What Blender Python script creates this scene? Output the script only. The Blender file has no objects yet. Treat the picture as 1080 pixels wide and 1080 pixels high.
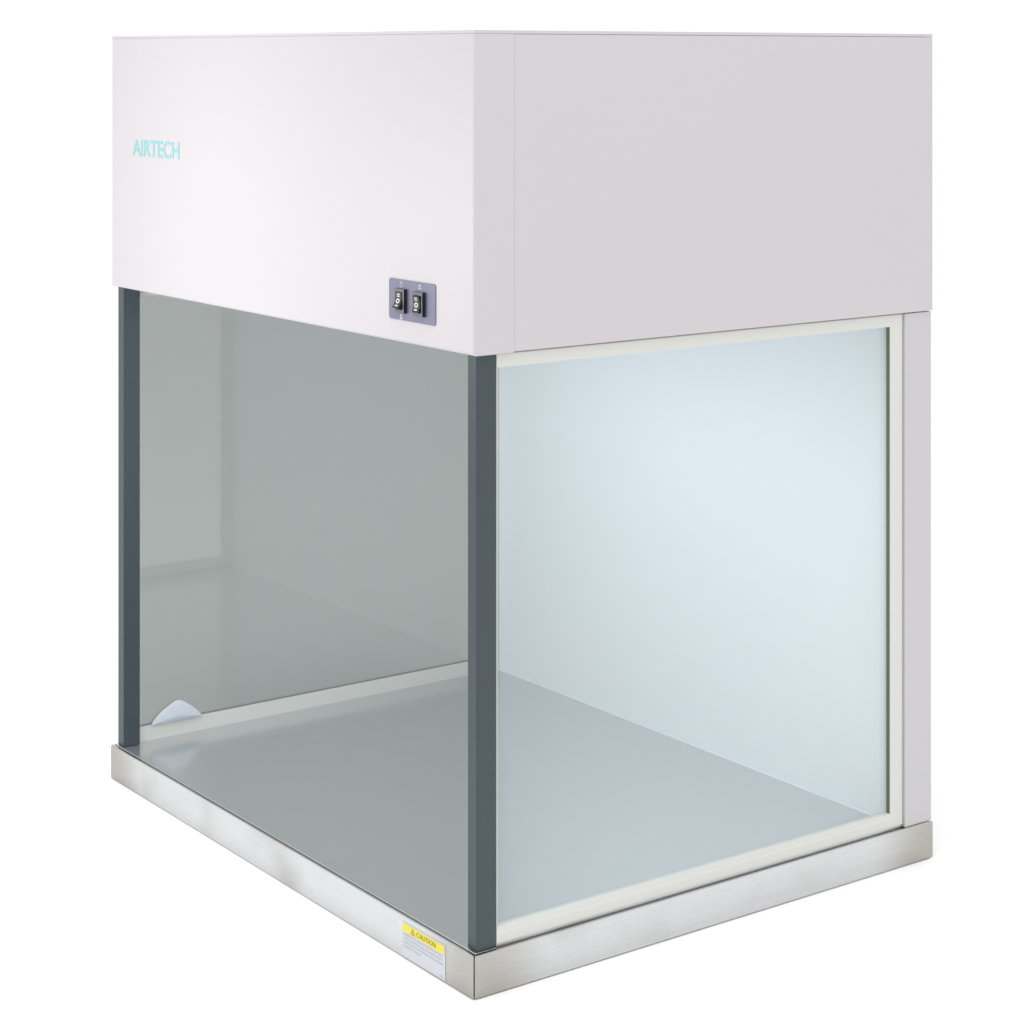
import bpy, bmesh, math, random
from mathutils import Vector, Matrix
random.seed(7)
S = bpy.context.scene
COL = S.collection

# ------------------------------------------------------------------ camera
cd = bpy.data.cameras.new('camera'); cam = bpy.data.objects.new('camera', cd); COL.objects.link(cam)
cd.sensor_fit = 'HORIZONTAL'; cd.sensor_width = 36.0
cd.lens = 36.0 * 2289.3 / 1080.0
cd.shift_y = -(540.0 - 59.6) / 1080.0
cam.location = (2.1076, -1.4751, 1.1183)
cam.rotation_euler = (math.pi / 2, 0, 0.9427)
cd.clip_start = 0.05; cd.clip_end = 2000
S.camera = cam

# ------------------------------------------------------------------ world: white studio surround
w = bpy.data.worlds.new('World'); S.world = w; w.use_nodes = True
bg = w.node_tree.nodes['Background']
bg.inputs[0].default_value = (1.0, 1.0, 1.0, 1); bg.inputs[1].default_value = 1.10

# ------------------------------------------------------------------ lamps
def softbox(name, loc, target, sx, sy, power, col=(1, 1, 1)):
    l = bpy.data.lights.new(name, 'AREA'); l.shape = 'RECTANGLE'; l.size = sx; l.size_y = sy
    l.energy = power; l.color = col
    o = bpy.data.objects.new(name, l); COL.objects.link(o); o.location = loc
    o.rotation_euler = (Vector(target) - Vector(loc)).to_track_quat('-Z', 'Y').to_euler()
    return o
softbox('overhead_softbox', (0.35, -0.35, 3.4), (-0.2, 0.1, 0.0), 3.2, 3.2, 45, (1.0, 0.99, 0.985))
softbox('front_softbox', (-0.66, -0.62, 0.84), (-0.60, 0.0, 0.86), 0.35, 0.30, 2.3, (1.0, 0.985, 1.0))

# ------------------------------------------------------------------ exposure
S.view_settings.view_transform = 'Standard'
S.view_settings.look = 'None'
S.view_settings.exposure = 0.0
S.view_settings.gamma = 1.0
S.view_settings.use_curve_mapping = False
S.render.engine = 'CYCLES'
S.cycles.max_bounces = 12; S.cycles.transparent_max_bounces = 16
S.cycles.glossy_bounces = 6; S.cycles.diffuse_bounces = 6

# ------------------------------------------------------------------ materials
def mat(name, col, rough=0.5, metal=0.0, spec=0.5, noise=None, bump=0.0, bscale=300.0, coat=0.0):
    m = bpy.data.materials.new(name); m.use_nodes = True
    nt = m.node_tree; b = nt.nodes['Principled BSDF']
    b.inputs['Base Color'].default_value = (*col, 1); b.inputs['Roughness'].default_value = rough
    b.inputs['Metallic'].default_value = metal; b.inputs['Specular IOR Level'].default_value = spec
    b.inputs['Coat Weight'].default_value = coat
    tc = nt.nodes.new('ShaderNodeTexCoord')
    if noise:                                   # slight uneven tone: (scale, amount)
        n = nt.nodes.new('ShaderNodeTexNoise'); n.inputs['Scale'].default_value = noise[0]; n.inputs['Detail'].default_value = 4
        r = nt.nodes.new('ShaderNodeMapRange')
        r.inputs['To Min'].default_value = 1 - noise[1]; r.inputs['To Max'].default_value = 1 + noise[1]
        mx = nt.nodes.new('ShaderNodeVectorMath'); mx.operation = 'SCALE'; mx.inputs[0].default_value = col
        nt.links.new(tc.outputs['Object'], n.inputs['Vector']); nt.links.new(n.outputs['Fac'], r.inputs['Value'])
        nt.links.new(r.outputs[0], mx.inputs['Scale']); nt.links.new(mx.outputs[0], b.inputs['Base Color'])
    if bump:
        n2 = nt.nodes.new('ShaderNodeTexNoise'); n2.inputs['Scale'].default_value = bscale; n2.inputs['Detail'].default_value = 2
        bp = nt.nodes.new('ShaderNodeBump'); bp.inputs['Strength'].default_value = bump; bp.inputs['Distance'].default_value = 0.001
        nt.links.new(tc.outputs['Object'], n2.inputs['Vector']); nt.links.new(n2.outputs['Fac'], bp.inputs['Height'])
        nt.links.new(bp.outputs[0], b.inputs['Normal'])
    return m

def steel(name, col, r0, r1, stretch, bump, tint=None):
    """brushed stainless: grain stretched along one axis, soft dents"""
    m = mat(name, col, r0, 1.0); nt = m.node_tree; b = nt.nodes['Principled BSDF']
    tc = nt.nodes['Texture Coordinate']
    mp = nt.nodes.new('ShaderNodeMapping'); mp.inputs['Scale'].default_value = stretch
    n = nt.nodes.new('ShaderNodeTexNoise'); n.inputs['Scale'].default_value = 1.0; n.inputs['Detail'].default_value = 5
    nt.links.new(tc.outputs['Object'], mp.inputs[0]); nt.links.new(mp.outputs[0], n.inputs['Vector'])
    r = nt.nodes.new('ShaderNodeMapRange'); r.inputs['To Min'].default_value = r0; r.inputs['To Max'].default_value = r1
    nt.links.new(n.outputs['Fac'], r.inputs['Value']); nt.links.new(r.outputs[0], b.inputs['Roughness'])
    n2 = nt.nodes.new('ShaderNodeTexNoise'); n2.inputs['Scale'].default_value = 9.0; n2.inputs['Detail'].default_value = 1
    nt.links.new(tc.outputs['Object'], n2.inputs['Vector'])
    bp = nt.nodes.new('ShaderNodeBump'); bp.inputs['Strength'].default_value = bump; bp.inputs['Distance'].default_value = 0.004
    nt.links.new(n2.outputs['Fac'], bp.inputs['Height']); nt.links.new(bp.outputs[0], b.inputs['Normal'])
    if tint:                                    # blurred warm-grey reflections painted into the colour, in cloudy patches
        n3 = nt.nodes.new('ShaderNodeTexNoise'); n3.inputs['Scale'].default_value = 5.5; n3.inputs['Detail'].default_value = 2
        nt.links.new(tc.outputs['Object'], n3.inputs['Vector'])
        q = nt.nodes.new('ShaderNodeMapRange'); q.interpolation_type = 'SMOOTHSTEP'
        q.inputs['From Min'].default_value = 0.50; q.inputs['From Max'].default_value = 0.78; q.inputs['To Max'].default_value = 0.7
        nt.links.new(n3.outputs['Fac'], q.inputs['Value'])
        # darker reflections painted round the mitred corners of the tray
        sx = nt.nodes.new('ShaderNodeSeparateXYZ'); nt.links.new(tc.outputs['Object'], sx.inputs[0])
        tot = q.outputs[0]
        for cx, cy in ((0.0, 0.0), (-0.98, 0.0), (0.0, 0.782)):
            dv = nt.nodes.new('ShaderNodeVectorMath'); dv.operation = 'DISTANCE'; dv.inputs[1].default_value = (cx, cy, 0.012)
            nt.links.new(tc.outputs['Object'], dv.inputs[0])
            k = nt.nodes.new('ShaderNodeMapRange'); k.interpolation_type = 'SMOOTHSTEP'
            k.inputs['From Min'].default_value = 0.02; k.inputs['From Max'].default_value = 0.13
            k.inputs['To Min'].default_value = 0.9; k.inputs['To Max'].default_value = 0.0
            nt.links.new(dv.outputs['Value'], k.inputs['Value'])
            ad = nt.nodes.new('ShaderNodeMath'); ad.operation = 'MAXIMUM'  # strongest tone wins
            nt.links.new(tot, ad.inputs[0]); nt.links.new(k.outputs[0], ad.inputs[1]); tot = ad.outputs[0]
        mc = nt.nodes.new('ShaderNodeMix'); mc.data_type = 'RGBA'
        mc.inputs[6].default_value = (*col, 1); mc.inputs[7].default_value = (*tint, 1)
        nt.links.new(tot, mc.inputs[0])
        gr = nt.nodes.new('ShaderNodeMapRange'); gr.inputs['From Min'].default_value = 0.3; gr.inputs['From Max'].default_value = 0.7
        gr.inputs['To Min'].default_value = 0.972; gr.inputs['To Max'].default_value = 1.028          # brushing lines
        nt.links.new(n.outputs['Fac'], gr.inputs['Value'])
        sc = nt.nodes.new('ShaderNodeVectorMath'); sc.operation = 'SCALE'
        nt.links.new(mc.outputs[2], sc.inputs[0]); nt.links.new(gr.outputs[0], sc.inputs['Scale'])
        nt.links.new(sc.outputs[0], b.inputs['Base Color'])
    return m

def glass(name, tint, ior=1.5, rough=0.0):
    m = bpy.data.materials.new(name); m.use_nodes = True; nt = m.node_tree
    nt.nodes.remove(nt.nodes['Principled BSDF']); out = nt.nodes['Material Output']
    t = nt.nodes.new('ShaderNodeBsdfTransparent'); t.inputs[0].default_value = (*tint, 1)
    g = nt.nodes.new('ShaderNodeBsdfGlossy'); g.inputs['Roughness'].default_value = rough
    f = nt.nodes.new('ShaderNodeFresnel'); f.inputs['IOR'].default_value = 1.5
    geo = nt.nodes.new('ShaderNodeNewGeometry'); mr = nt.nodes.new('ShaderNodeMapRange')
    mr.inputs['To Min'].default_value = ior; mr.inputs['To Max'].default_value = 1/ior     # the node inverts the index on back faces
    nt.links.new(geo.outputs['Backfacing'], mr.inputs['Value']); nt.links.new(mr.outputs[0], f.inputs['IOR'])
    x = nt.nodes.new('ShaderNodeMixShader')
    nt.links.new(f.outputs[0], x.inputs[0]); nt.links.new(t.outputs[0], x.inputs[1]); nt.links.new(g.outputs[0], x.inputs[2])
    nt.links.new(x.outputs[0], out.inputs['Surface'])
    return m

PAINT   = mat('white_enamel', (0.525, 0.500, 0.518), 0.42, noise=(2.5, 0.012), bump=0.05, bscale=900)
PAINT2  = mat('white_enamel_column', (0.50, 0.49, 0.505), 0.42, noise=(2.5, 0.012), bump=0.05, bscale=900)
INNER   = mat('inner_white_enamel', (0.71, 0.75, 0.775), 0.5, noise=(2.0, 0.01))
CREAM   = mat('cream_plastic', (0.60, 0.602, 0.570), 0.45, noise=(6, 0.015))
ALU     = mat('grey_anodised_aluminium', (0.045, 0.062, 0.071), 0.32, metal=0.3, noise=(40, 0.03))
RECESS  = mat('dark_green_recess_shade', (0.10, 0.12, 0.085), 0.6)  # colour of the shade inside the frame recess
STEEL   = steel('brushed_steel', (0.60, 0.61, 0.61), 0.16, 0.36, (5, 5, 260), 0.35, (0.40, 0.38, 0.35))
FLOORM  = steel('satin_steel', (0.66, 0.672, 0.682), 0.17, 0.23, (260, 5, 5), 0.015)
FLOORM.node_tree.nodes['Principled BSDF'].inputs['Metallic'].default_value = 0.84
DARK    = mat('dark_seam', (0.05, 0.05, 0.06), 0.7)
CLEAR   = glass('clear_glass', (0.955, 0.97, 0.975))
ROOM_GREY  = glass('room_grey_glass', (0.568, 0.592, 0.582), 1.78, 0.04)  # clear pane; grey of a room behind it put into the tint
PLATE   = mat('violet_grey_metal', (0.15, 0.15, 0.22), 0.42, metal=0.3, noise=(60, 0.04))
BEZEL   = mat('grey_plastic', (0.11, 0.11, 0.12), 0.4)
BLACK   = mat('black_plastic', (0.012, 0.012, 0.014), 0.25)
WHITEI  = mat('white_ink', (0.62, 0.62, 0.64), 0.5)
PALEI   = mat('pale_ink', (0.46, 0.46, 0.56), 0.5)
CYAN    = mat('turquoise_ink', (0.21, 0.51, 0.53), 0.45)
YELLOW  = mat('yellow_film', (0.72, 0.63, 0.05), 0.5)
FILM    = mat('white_film', (0.55, 0.56, 0.60), 0.35)
GREYI   = mat('grey_ink', (0.46, 0.46, 0.54), 0.6)
INKY    = mat('dark_ink', (0.33, 0.28, 0.05), 0.6)
CLOTH   = mat('white_cloth_fabric', (0.56, 0.60, 0.65), 0.9, bump=0.3, bscale=1500)
GROUND  = mat('white_ground_vinyl', (0.96, 0.96, 0.96), 0.9, spec=0.0)
TUBE    = mat('lamp_diffuser', (0.85, 0.87, 0.9), 0.4)

# ------------------------------------------------------------------ mesh helpers
def obj(name, bm, m, parent=None, bevel=0.0, seg=2, smooth=False):
    me = bpy.data.meshes.new(name); bmesh.ops.recalc_face_normals(bm, faces=bm.faces[:]); bm.to_mesh(me); bm.free()
    for x in (m if isinstance(m, (list, tuple)) else [m]): me.materials.append(x)
    o = bpy.data.objects.new(name, me); COL.objects.link(o)
    if parent: o.parent = parent
    if bevel:
        b = o.modifiers.new('bevel', 'BEVEL'); b.width = bevel; b.segments = seg; b.limit_method = 'ANGLE'; b.angle_limit = math.radians(40)
        b.harden_normals = True
    if smooth or bevel:
        for p in me.polygons: p.use_smooth = True
    if bevel:
        for e in me.edges: pass
    return o
def box(bm, x0, x1, y0, y1, z0, z1, mi=0):
    v = [bm.verts.new((x, y, z)) for x in (x0, x1) for y in (y0, y1) for z in (z0, z1)]
    for q in ((0, 1, 3, 2), (4, 6, 7, 5), (0, 4, 5, 1), (2, 3, 7, 6), (0, 2, 6, 4), (1, 5, 7, 3)):
        f = bm.faces.new([v[i] for i in q]); f.material_index = mi
    return v
def boxes(*bs):
    bm = bmesh.new()
    for b in bs: box(bm, *b)
    return bm
def prism(bm, pts, h, axis='y', at=0.0, mi=0):
    """closed polygon given as (a, b), extruded by h; axis y: a=x b=z ; z: a=x b=y ; x: a=y b=z"""
    def P(a, b, t):
        return {'y': (a, t, b), 'z': (a, b, t), 'x': (t, a, b)}[axis]
    lo = [bm.verts.new(P(a, b, at)) for a, b in pts]; hi = [bm.verts.new(P(a, b, at + h)) for a, b in pts]
    n = len(pts)
    for f in [bm.faces.new(lo), bm.faces.new(hi)] + [bm.faces.new((lo[i], lo[(i+1) % n], hi[(i+1) % n], hi[i])) for i in range(n)]:
        f.material_index = mi
def rrect(x0, x1, z0, z1, r, n=5):
    out = []
    for cx, cz, a0 in ((x1-r, z1-r, 0), (x0+r, z1-r, 90), (x0+r, z0+r, 180), (x1-r, z0+r, 270)):
        for k in range(n+1):
            a = math.radians(a0 + 90*k/n); out.append((cx + r*math.cos(a), cz + r*math.sin(a)))
    return out
def text(name, s, m, parent, size, loc, sx=1.0, extrude=0.0002, rotz=0.0, bold=0.0, width=None):
    c = bpy.data.curves.new(name, 'FONT'); c.body = s; c.size = size; c.extrude = extrude; c.offset = bold
    t = bpy.data.objects.new(name, c); COL.objects.link(t)
    bpy.context.view_layer.update()
    dg = bpy.context.evaluated_depsgraph_get()
    me = bpy.data.meshes.new_from_object(t.evaluated_get(dg)); me.name = name
    bpy.data.objects.remove(t)
    if width:
        xs = [v.co.x for v in me.vertices]; sx = width / (max(xs) - min(xs)); x0 = min(xs)
        for v in me.vertices: v.co.x -= x0
    M = Matrix.Translation(loc) @ Matrix.Rotation(math.pi/2, 4, 'X') @ Matrix.Rotation(rotz, 4, 'Z') @ Matrix.Diagonal((sx, 1, 1, 1))
    me.transform(M); me.materials.clear(); me.materials.append(m)
    o = bpy.data.objects.new(name, me); COL.objects.link(o); o.parent = parent
    return o

# ------------------------------------------------------------------ ground
bm = bmesh.new()
v = [bm.verts.new((x, y, -0.001)) for x, y in ((-300, -300), (300, -300), (300, 300), (-300, 300))]; bm.faces.new(v)
g = obj('ground', bm, GROUND); g['kind'] = 'structure'

# ------------------------------------------------------------------ the bench cabinet
W, D, H, ZB = 0.980, 0.7823, 1.150, 0.7627
FL = 0.050                                    # work surface height
root = bpy.data.objects.new('clean_bench', None); COL.objects.link(root)
root['label'] = 'white tabletop clean bench cabinet with grey front posts, glass sides and stainless steel base'
root['category'] = 'laboratory cabinet'

# --- base tray: core, mitred front and side aprons, rolled lips
bm = boxes((-W+0.004, -0.006, 0.006, D-0.004, 0.0, FL-0.004))
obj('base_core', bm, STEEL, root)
def apron_front():
    bm = bmesh.new()
    # mitred at both ends, plan polygon
    prism(bm, [(-W-0.002, -0.0005), (-0.0007, -0.0005), (-0.0052, 0.0045), (-W+0.003, 0.0045)], 0.0512, 'z', 0.0)
    return bm
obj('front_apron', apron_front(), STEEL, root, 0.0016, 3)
bm = bmesh.new()
prism(bm, [(0.0, 0.0004), (0.0, D), (-0.005, D-0.005), (-0.005, 0.0054)], 0.0512, 'z', 0.0)
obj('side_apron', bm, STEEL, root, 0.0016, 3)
bm = bmesh.new()
prism(bm, [(-W-0.002, 0.0005), (-W-0.002, D), (-W+0.003, D-0.005), (-W+0.003, 0.0055)], 0.0512, 'z', 0.0)
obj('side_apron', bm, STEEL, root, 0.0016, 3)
obj('work_surface', boxes((-0.9775, -0.0075, 0.0065, 0.7285, FL-0.0035, FL+0.001)), FLOORM, root, 0.0008, 2)
obj('floor_seam', boxes((-W+0.0045, -0.0052, 0.005, D-0.006, FL-0.0045, FL-0.002)), DARK, root)

# --- upper housing
bm = boxes((-W, 0.0, 0.0, 0.0588, ZB, H-0.0044))
wl = bm.edges.layers.float.new('bevel_weight_edge')
for e in bm.edges:                             # folded edges are rounded, the cut edge at the seam stays sharp
    if all(q.co.y < 0.03 for q in e.verts) and not all(q.co.z > H-0.01 for q in e.verts): e[wl] = 1.0
fc = obj('front_cover', bm, PAINT, root, 0.0032, 4); fc.modifiers['bevel'].limit_method = 'WEIGHT'
for p in fc.data.polygons: p.use_smooth = False
fc.modifiers['bevel'].harden_normals = False
obj('housing_body', boxes((-W+0.0006, -0.0004, 0.05892, D, ZB+0.001, H-0.0045)), PAINT, root, 0.0012, 3)
obj('top_panel', boxes((-W+0.0002, -0.0002, 0.0002, D-0.0002, H-0.0043, H)), PAINT, root, 0.0006, 2)
# --- back column and inner back panel
obj('back_column', boxes((-0.054, -0.0030, 0.7296, D-0.0005, 0.0514, ZB-0.0004)), PAINT2, root, 0.0006, 2)
obj('back_column', boxes((-W+0.0012, -W+0.054, 0.7302, D-0.0005, 0.0514, ZB-0.0004)), PAINT2, root, 0.0006, 2)
obj('outer_back_panel', boxes((-W+0.056, -0.056, 0.772, D-0.002, 0.0514, ZB-0.001)), PAINT2, root)
obj('inner_back_panel', boxes((-0.9655, -0.0185, 0.729, 0.7335, FL+0.0012, ZB-0.001)), INNER, root)
obj('cove_strip', boxes((-0.9650, -0.0190, 0.7250, 0.7288, FL+0.0003, FL+0.0042)), INNER, root, 0.001, 2)
obj('ceiling_diffuser', boxes((-0.955, -0.03, 0.05, 0.728, ZB-0.010, ZB-0.0005)), TUBE, root)

# --- front posts (angled aluminium extrusion with a chamfered outer corner)
def post(x0, x1, outer):
    bm = bmesh.new(); y0, y1 = 0.009, 0.0368
    c = 0.002
    if outer > 0: pts = [(x0, y0), (x1-c, y0), (x1, y0+c), (x1, y1), (x0, y1)]
    else:         pts = [(x0+c, y0), (x1, y0), (x1, y1), (x0, y1), (x0, y0+c)]
    prism(bm, pts, ZB - 0.0005 - 0.0516, 'z', 0.0516)
    return obj('front_post', bm, ALU, root, 0.0006, 2)
post(-0.0262, -0.0068, 1); post(-0.9775, -0.9565, -1)

# --- glazed side frames: mitred profile swept round the opening
def frame(xo, s, name, pane_mat):
    """xo outer face x, s = direction inwards (-1 for the right side)"""
    oy0, oy1, oz0, oz1 = 0.0372, 0.7292, (0.0548 if s < 0 else 0.0506), ZB - 0.0004
    iy0, iy1, iz0, iz1 = 0.0386, 0.7048, 0.0745, 0.7455
    prof = [(0.0, 0.0125), (0.0, 0.0014), (0.06, 0.0), (0.62, 0.0), (0.72, 0.0010), (1.0, 0.0016), (1.0, 0.0125)]
    bm = bmesh.new(); loops = []
    for t, d in prof:
        y0, y1 = oy0 + t*(iy0-oy0), oy1 + t*(iy1-oy1); z0, z1 = oz0 + t*(iz0-oz0), oz1 + t*(iz1-oz1)
        loops.append([bm.verts.new((xo + s*d, y, z)) for y, z in ((y0, z0), (y1, z0), (y1, z1), (y0, z1))])
    n = len(loops)
    for i in range(n):
        a, b = loops[i], loops[(i+1) % n]
        for k in range(4): bm.faces.new((a[k], a[(k+1) % 4], b[(k+1) % 4], b[k]))
    f = obj(name, bm, CREAM, root)
    xa, xb = sorted((xo + s*0.0075, xo + s*0.0105))
    obj('glass_pane', boxes((xa, xb, iy0-0.0004, iy1-0.0002, iz0+0.0002, iz1-0.0002)), pane_mat, f)
    xa, xb = sorted((xo + s*0.0018, xo + s*0.0074))
    obj('recess_shade', boxes((xa, xb, iy1-0.0012, iy1-0.0003, iz0+0.0004, iz1-0.0004)), RECESS, f)  # dark strip standing in for the shadow in the frame recess
    return f
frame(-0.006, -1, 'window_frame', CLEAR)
frame(-0.9785, 1, 'window_frame', ROOM_GREY)
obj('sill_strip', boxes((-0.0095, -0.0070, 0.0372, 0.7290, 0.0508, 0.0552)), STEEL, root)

# --- interior lamp under the ceiling (cool white)
lamp = softbox('interior_lamp', (-0.5, 0.36, ZB-0.014), (-0.5, 0.40, 0.0), 0.85, 0.50, 3.0, (0.86, 0.95, 1.0))

# --- lettering on the front cover
text('logo', 'AIRTECH', CYAN, root, 0.0350, (-0.9064, -0.0003, 0.9682), width=0.153, bold=0.00035)

# --- switch plate with two rocker switches
bm = bmesh.new(); prism(bm, rrect(-0.1845, -0.0803, 0.7907, 0.8412, 0.004), 0.0012, 'y', -0.0012)
plate = obj('switch_plate', bm, PLATE, root, 0.0003, 2)
def rocker(x0, x1, z0, z1, tilt):
    bm = bmesh.new(); yb, yf = -0.0012, -0.0058
    bz = 0.0042
    # rectangular bezel ring: front grey, sides black
    o = [(x0, z0), (x1, z0), (x1, z1), (x0, z1)]; i = [(x0+bz*.8, z0+bz), (x1-bz*.8, z0+bz), (x1-bz*.8, z1-bz), (x0+bz*.8, z1-bz)]
    OF = [bm.verts.new((a, yf, b)) for a, b in o]; OB = [bm.verts.new((a, yb, b)) for a, b in o]
    IF = [bm.verts.new((a, yf, b)) for a, b in i]; IB = [bm.verts.new((a, yb-0.0006, b)) for a, b in i]
    for k in range(4):
        q = (k+1) % 4
        bm.faces.new((OF[k], OF[q], IF[q], IF[k])).material_index = 0
        bm.faces.new((OB[k], OB[q], OF[q], OF[k])).material_index = 1
        bm.faces.new((IF[k], IF[q], IB[q], IB[k])).material_index = 1
    bm.faces.new(IB).material_index = 1; bm.faces.new(OB).material_index = 1
    b = obj('switch_bezel', bm, [BEZEL, BLACK], plate)
    # rocker: saddle profile in (y, z), tilted about its middle
    cx, cz = (x0+x1)/2, (z0+z1)/2; hz = (z1-z0)/2 - bz - 0.0006; hx = (x1-x0)/2 - bz*.8 - 0.0006
    bm = bmesh.new(); N = 12
    R = Matrix.Rotation(tilt, 3, 'X')
    fr, bk = [], []
    for k in range(N+1):
        u = -1 + 2*k/N
        pf = R @ Vector((0, -0.0034 - 0.0022*u*u, u*hz)); pb = R @ Vector((0, 0.003, u*hz))
        for lst, q in ((fr, pf), (bk, pb)):
            lst.append([bm.verts.new((cx + sx*hx, -0.0046 + q.y + 0.0008, cz + q.z)) for sx in (-1, 1)])
    for k in range(N):
        bm.faces.new((fr[k][0], fr[k][1], fr[k+1][1], fr[k+1][0])); 
        for e in (0, 1): bm.faces.new((fr[k][e], fr[k+1][e], bk[k+1][e], bk[k][e]))
    for k in (0, N): bm.faces.new((fr[k][0], fr[k][1], bk[k][1], bk[k][0]))
    # marks: two bars at the top, a ring, one bar below, in white ink on the saddle
    def mk(pts):
        vs = []
        for a, u in pts:
            q = R @ Vector((0, -0.0034 - 0.0022*u*u - 0.00025, u*hz)); vs.append(bm.verts.new((cx + a, -0.0038 + q.y, cz + q.z)))
        return vs
    def bar(u, hw, hh):
        f = bm.faces.new(mk([(-hw, u-hh), (hw, u-hh), (hw, u+hh), (-hw, u+hh)])); f.material_index = 1
    bar(0.74, hx*.45, .07); bar(0.50, hx*.45, .07); bar(-0.66, hx*.45, .085)
    n = 18
    ro = mk([(hx*.58*math.cos(2*math.pi*k/n), -0.08+.31*math.sin(2*math.pi*k/n)) for k in range(n)])
    ri = mk([(hx*.28*math.cos(2*math.pi*k/n), -0.08+.15*math.sin(2*math.pi*k/n)) for k in range(n)])
    for k in range(n):
        f = bm.faces.new((ro[k], ro[(k+1) % n], ri[(k+1) % n], ri[k])); f.material_index = 1
    return obj('rocker', bm, [BLACK, WHITEI], plate)
rocker(-0.1655, -0.1435, 0.8000, 0.8300, math.radians(-14))
rocker(-0.1242, -0.1022, 0.7995, 0.8295, math.radians(-2))
# small pale marks beside the switches
def plate_mark(cx, z0, kind):
    bm = bmesh.new(); y = -0.0014
    if kind == 'lamp':
        prism(bm, [(cx-.0036, z0+.0018), (cx-.0026, z0+.0018), (cx, z0+.0062), (cx+.0026, z0+.0018), (cx+.0036, z0+.0018), (cx+.0008, z0+.0074), (cx-.0008, z0+.0074)], .0003, 'y', y)
        prism(bm, rrect(cx-.0036, cx+.0036, z0, z0+.0012, .0004, 2), .0003, 'y', y)
    elif kind == 'fan':
        prism(bm, rrect(cx-.0020, cx+.0020, z0+.0042, z0+.0070, .0010, 3), .0003, 'y', y)
        prism(bm, rrect(cx-.0036, cx+.0036, z0+.0018, z0+.0032, .0005, 2), .0003, 'y', y)
        prism(bm, rrect(cx-.0036, cx-.0022, z0-.0006, z0+.0010, .0004, 2), .0003, 'y', y)
        prism(bm, rrect(cx+.0022, cx+.0036, z0-.0006, z0+.0010, .0004, 2), .0003, 'y', y)
    else:
        prism(bm, rrect(cx-.0026, cx+.0026, z0+.0036, z0+.0066, .0012, 3), .0003, 'y', y)
        prism(bm, rrect(cx-.0030, cx+.0030, z0, z0+.0028, .0012, 3), .0003, 'y', y)
    obj('plate_mark', bm, PALEI, plate)
plate_mark(-0.1562, 0.8316, 'lamp'); plate_mark(-0.1145, 0.8312, 'fan'); plate_mark(-0.1562, 0.7915, 'germ')

# --- caution label on the front apron
lab_y = -0.0007
bm = bmesh.new(); prism(bm, rrect(-0.1545, -0.0592, 0.0022, 0.0448, 0.0016), 0.0003, 'y', lab_y-0.0003)
lab = obj('caution_label', bm, FILM, root)
bm = bmesh.new(); prism(bm, rrect(-0.1530, -0.0612, 0.0335, 0.0433, 0.0004), 0.0002, 'y', lab_y-0.0006)
obj('yellow_band', bm, YELLOW, lab)
bm = bmesh.new()                                       # warning triangle
a, c0, c1 = -0.1300, 0.0346, 0.0424
for q in ([(a-.0052, c0), (a+.0052, c0), (a+.0036, c0+.0011), (a-.0036, c0+.0011)],
          [(a+.0052, c0), (a, c1), (a, c1-.0018), (a+.0036, c0+.0011)],
          [(a-.0052, c0), (a-.0036, c0+.0011), (a, c1-.0018), (a, c1)],
          [(a-.0007, c0+.0022), (a+.0007, c0+.0022), (a+.0007, c0+.0046), (a-.0007, c0+.0046)]):
    prism(bm, q, .0002, 'y', lab_y-0.0009)
obj('warning_triangle', bm, INKY, lab)
text('caution_text', 'CAUTION', INKY, lab, 0.0086, (-0.1215, lab_y-0.0008, 0.0356), width=0.042)
bm = bmesh.new()
for r, (z, x1) in enumerate(((0.0290, -0.064), (0.0240, -0.066), (0.0190, -0.064), (0.0140, -0.112))):
    x = -0.1505
    while x < x1:
        l = random.uniform(.0012, .0042)
        for k in range(2):                             # broken strokes of tiny print
            zz = z + random.uniform(0, .0022)
            prism(bm, [(x, zz), (x+l, zz), (x+l, zz+.0007), (x, zz+.0007)], .0001, 'y', lab_y-0.00042 - 0.00012*k)
        prism(bm, [(x, z), (x+.0006, z), (x+.0006, z+.0030), (x, z+.0030)], .0001, 'y', lab_y-0.00068)
        x += l + random.uniform(.0008, .0022)
obj('small_print', bm, GREYI, lab)
bm = bmesh.new(); prism(bm, rrect(-0.0715, -0.0628, 0.0040, 0.0066, .0005, 2), .0001, 'y', lab_y-0.00045)
obj('print_mark', bm, GREYI, lab)

# ------------------------------------------------------------------ white cloth on the left sill
bm = bmesh.new(); NU, NV = 28, 10
grid = []
for i in range(NU+1):
    u = -1 + 2*i/NU; row = []
    hgt = 0.033 * (max(0.0, 1 - abs(u)**1.7))**0.9 * (1 + 0.06*math.sin(5*u+1))*0.90 + 0.0006
    for j in range(NV+1):
        a = math.pi*j/NV
        yy = 0.104 + 0.0445*u
        dx = 0.0036*(1 - 0.5*u*u)*(math.cos(a)) + 0.0008*math.sin(9*u + 2*a)*math.sin(a)
        row.append(bm.verts.new((-0.9640 + dx*0.8, yy, 0.0752 - 0.0008 + hgt*math.sin(a))))
    grid.append(row)
for i in range(NU):
    for j in range(NV): bm.faces.new((grid[i][j], grid[i+1][j], grid[i+1][j+1], grid[i][j+1]))
for i in range(NU): bm.faces.new((grid[i][0], grid[i][NV], grid[i+1][NV], grid[i+1][0]))
for e in (0, NU): bm.faces.new(grid[e])
c = obj('cloth', bm, CLOTH, None, smooth=True)
c['label'] = 'small rounded white cloth bundle on the sill at the foot of the left glass'
c['category'] = 'cloth'
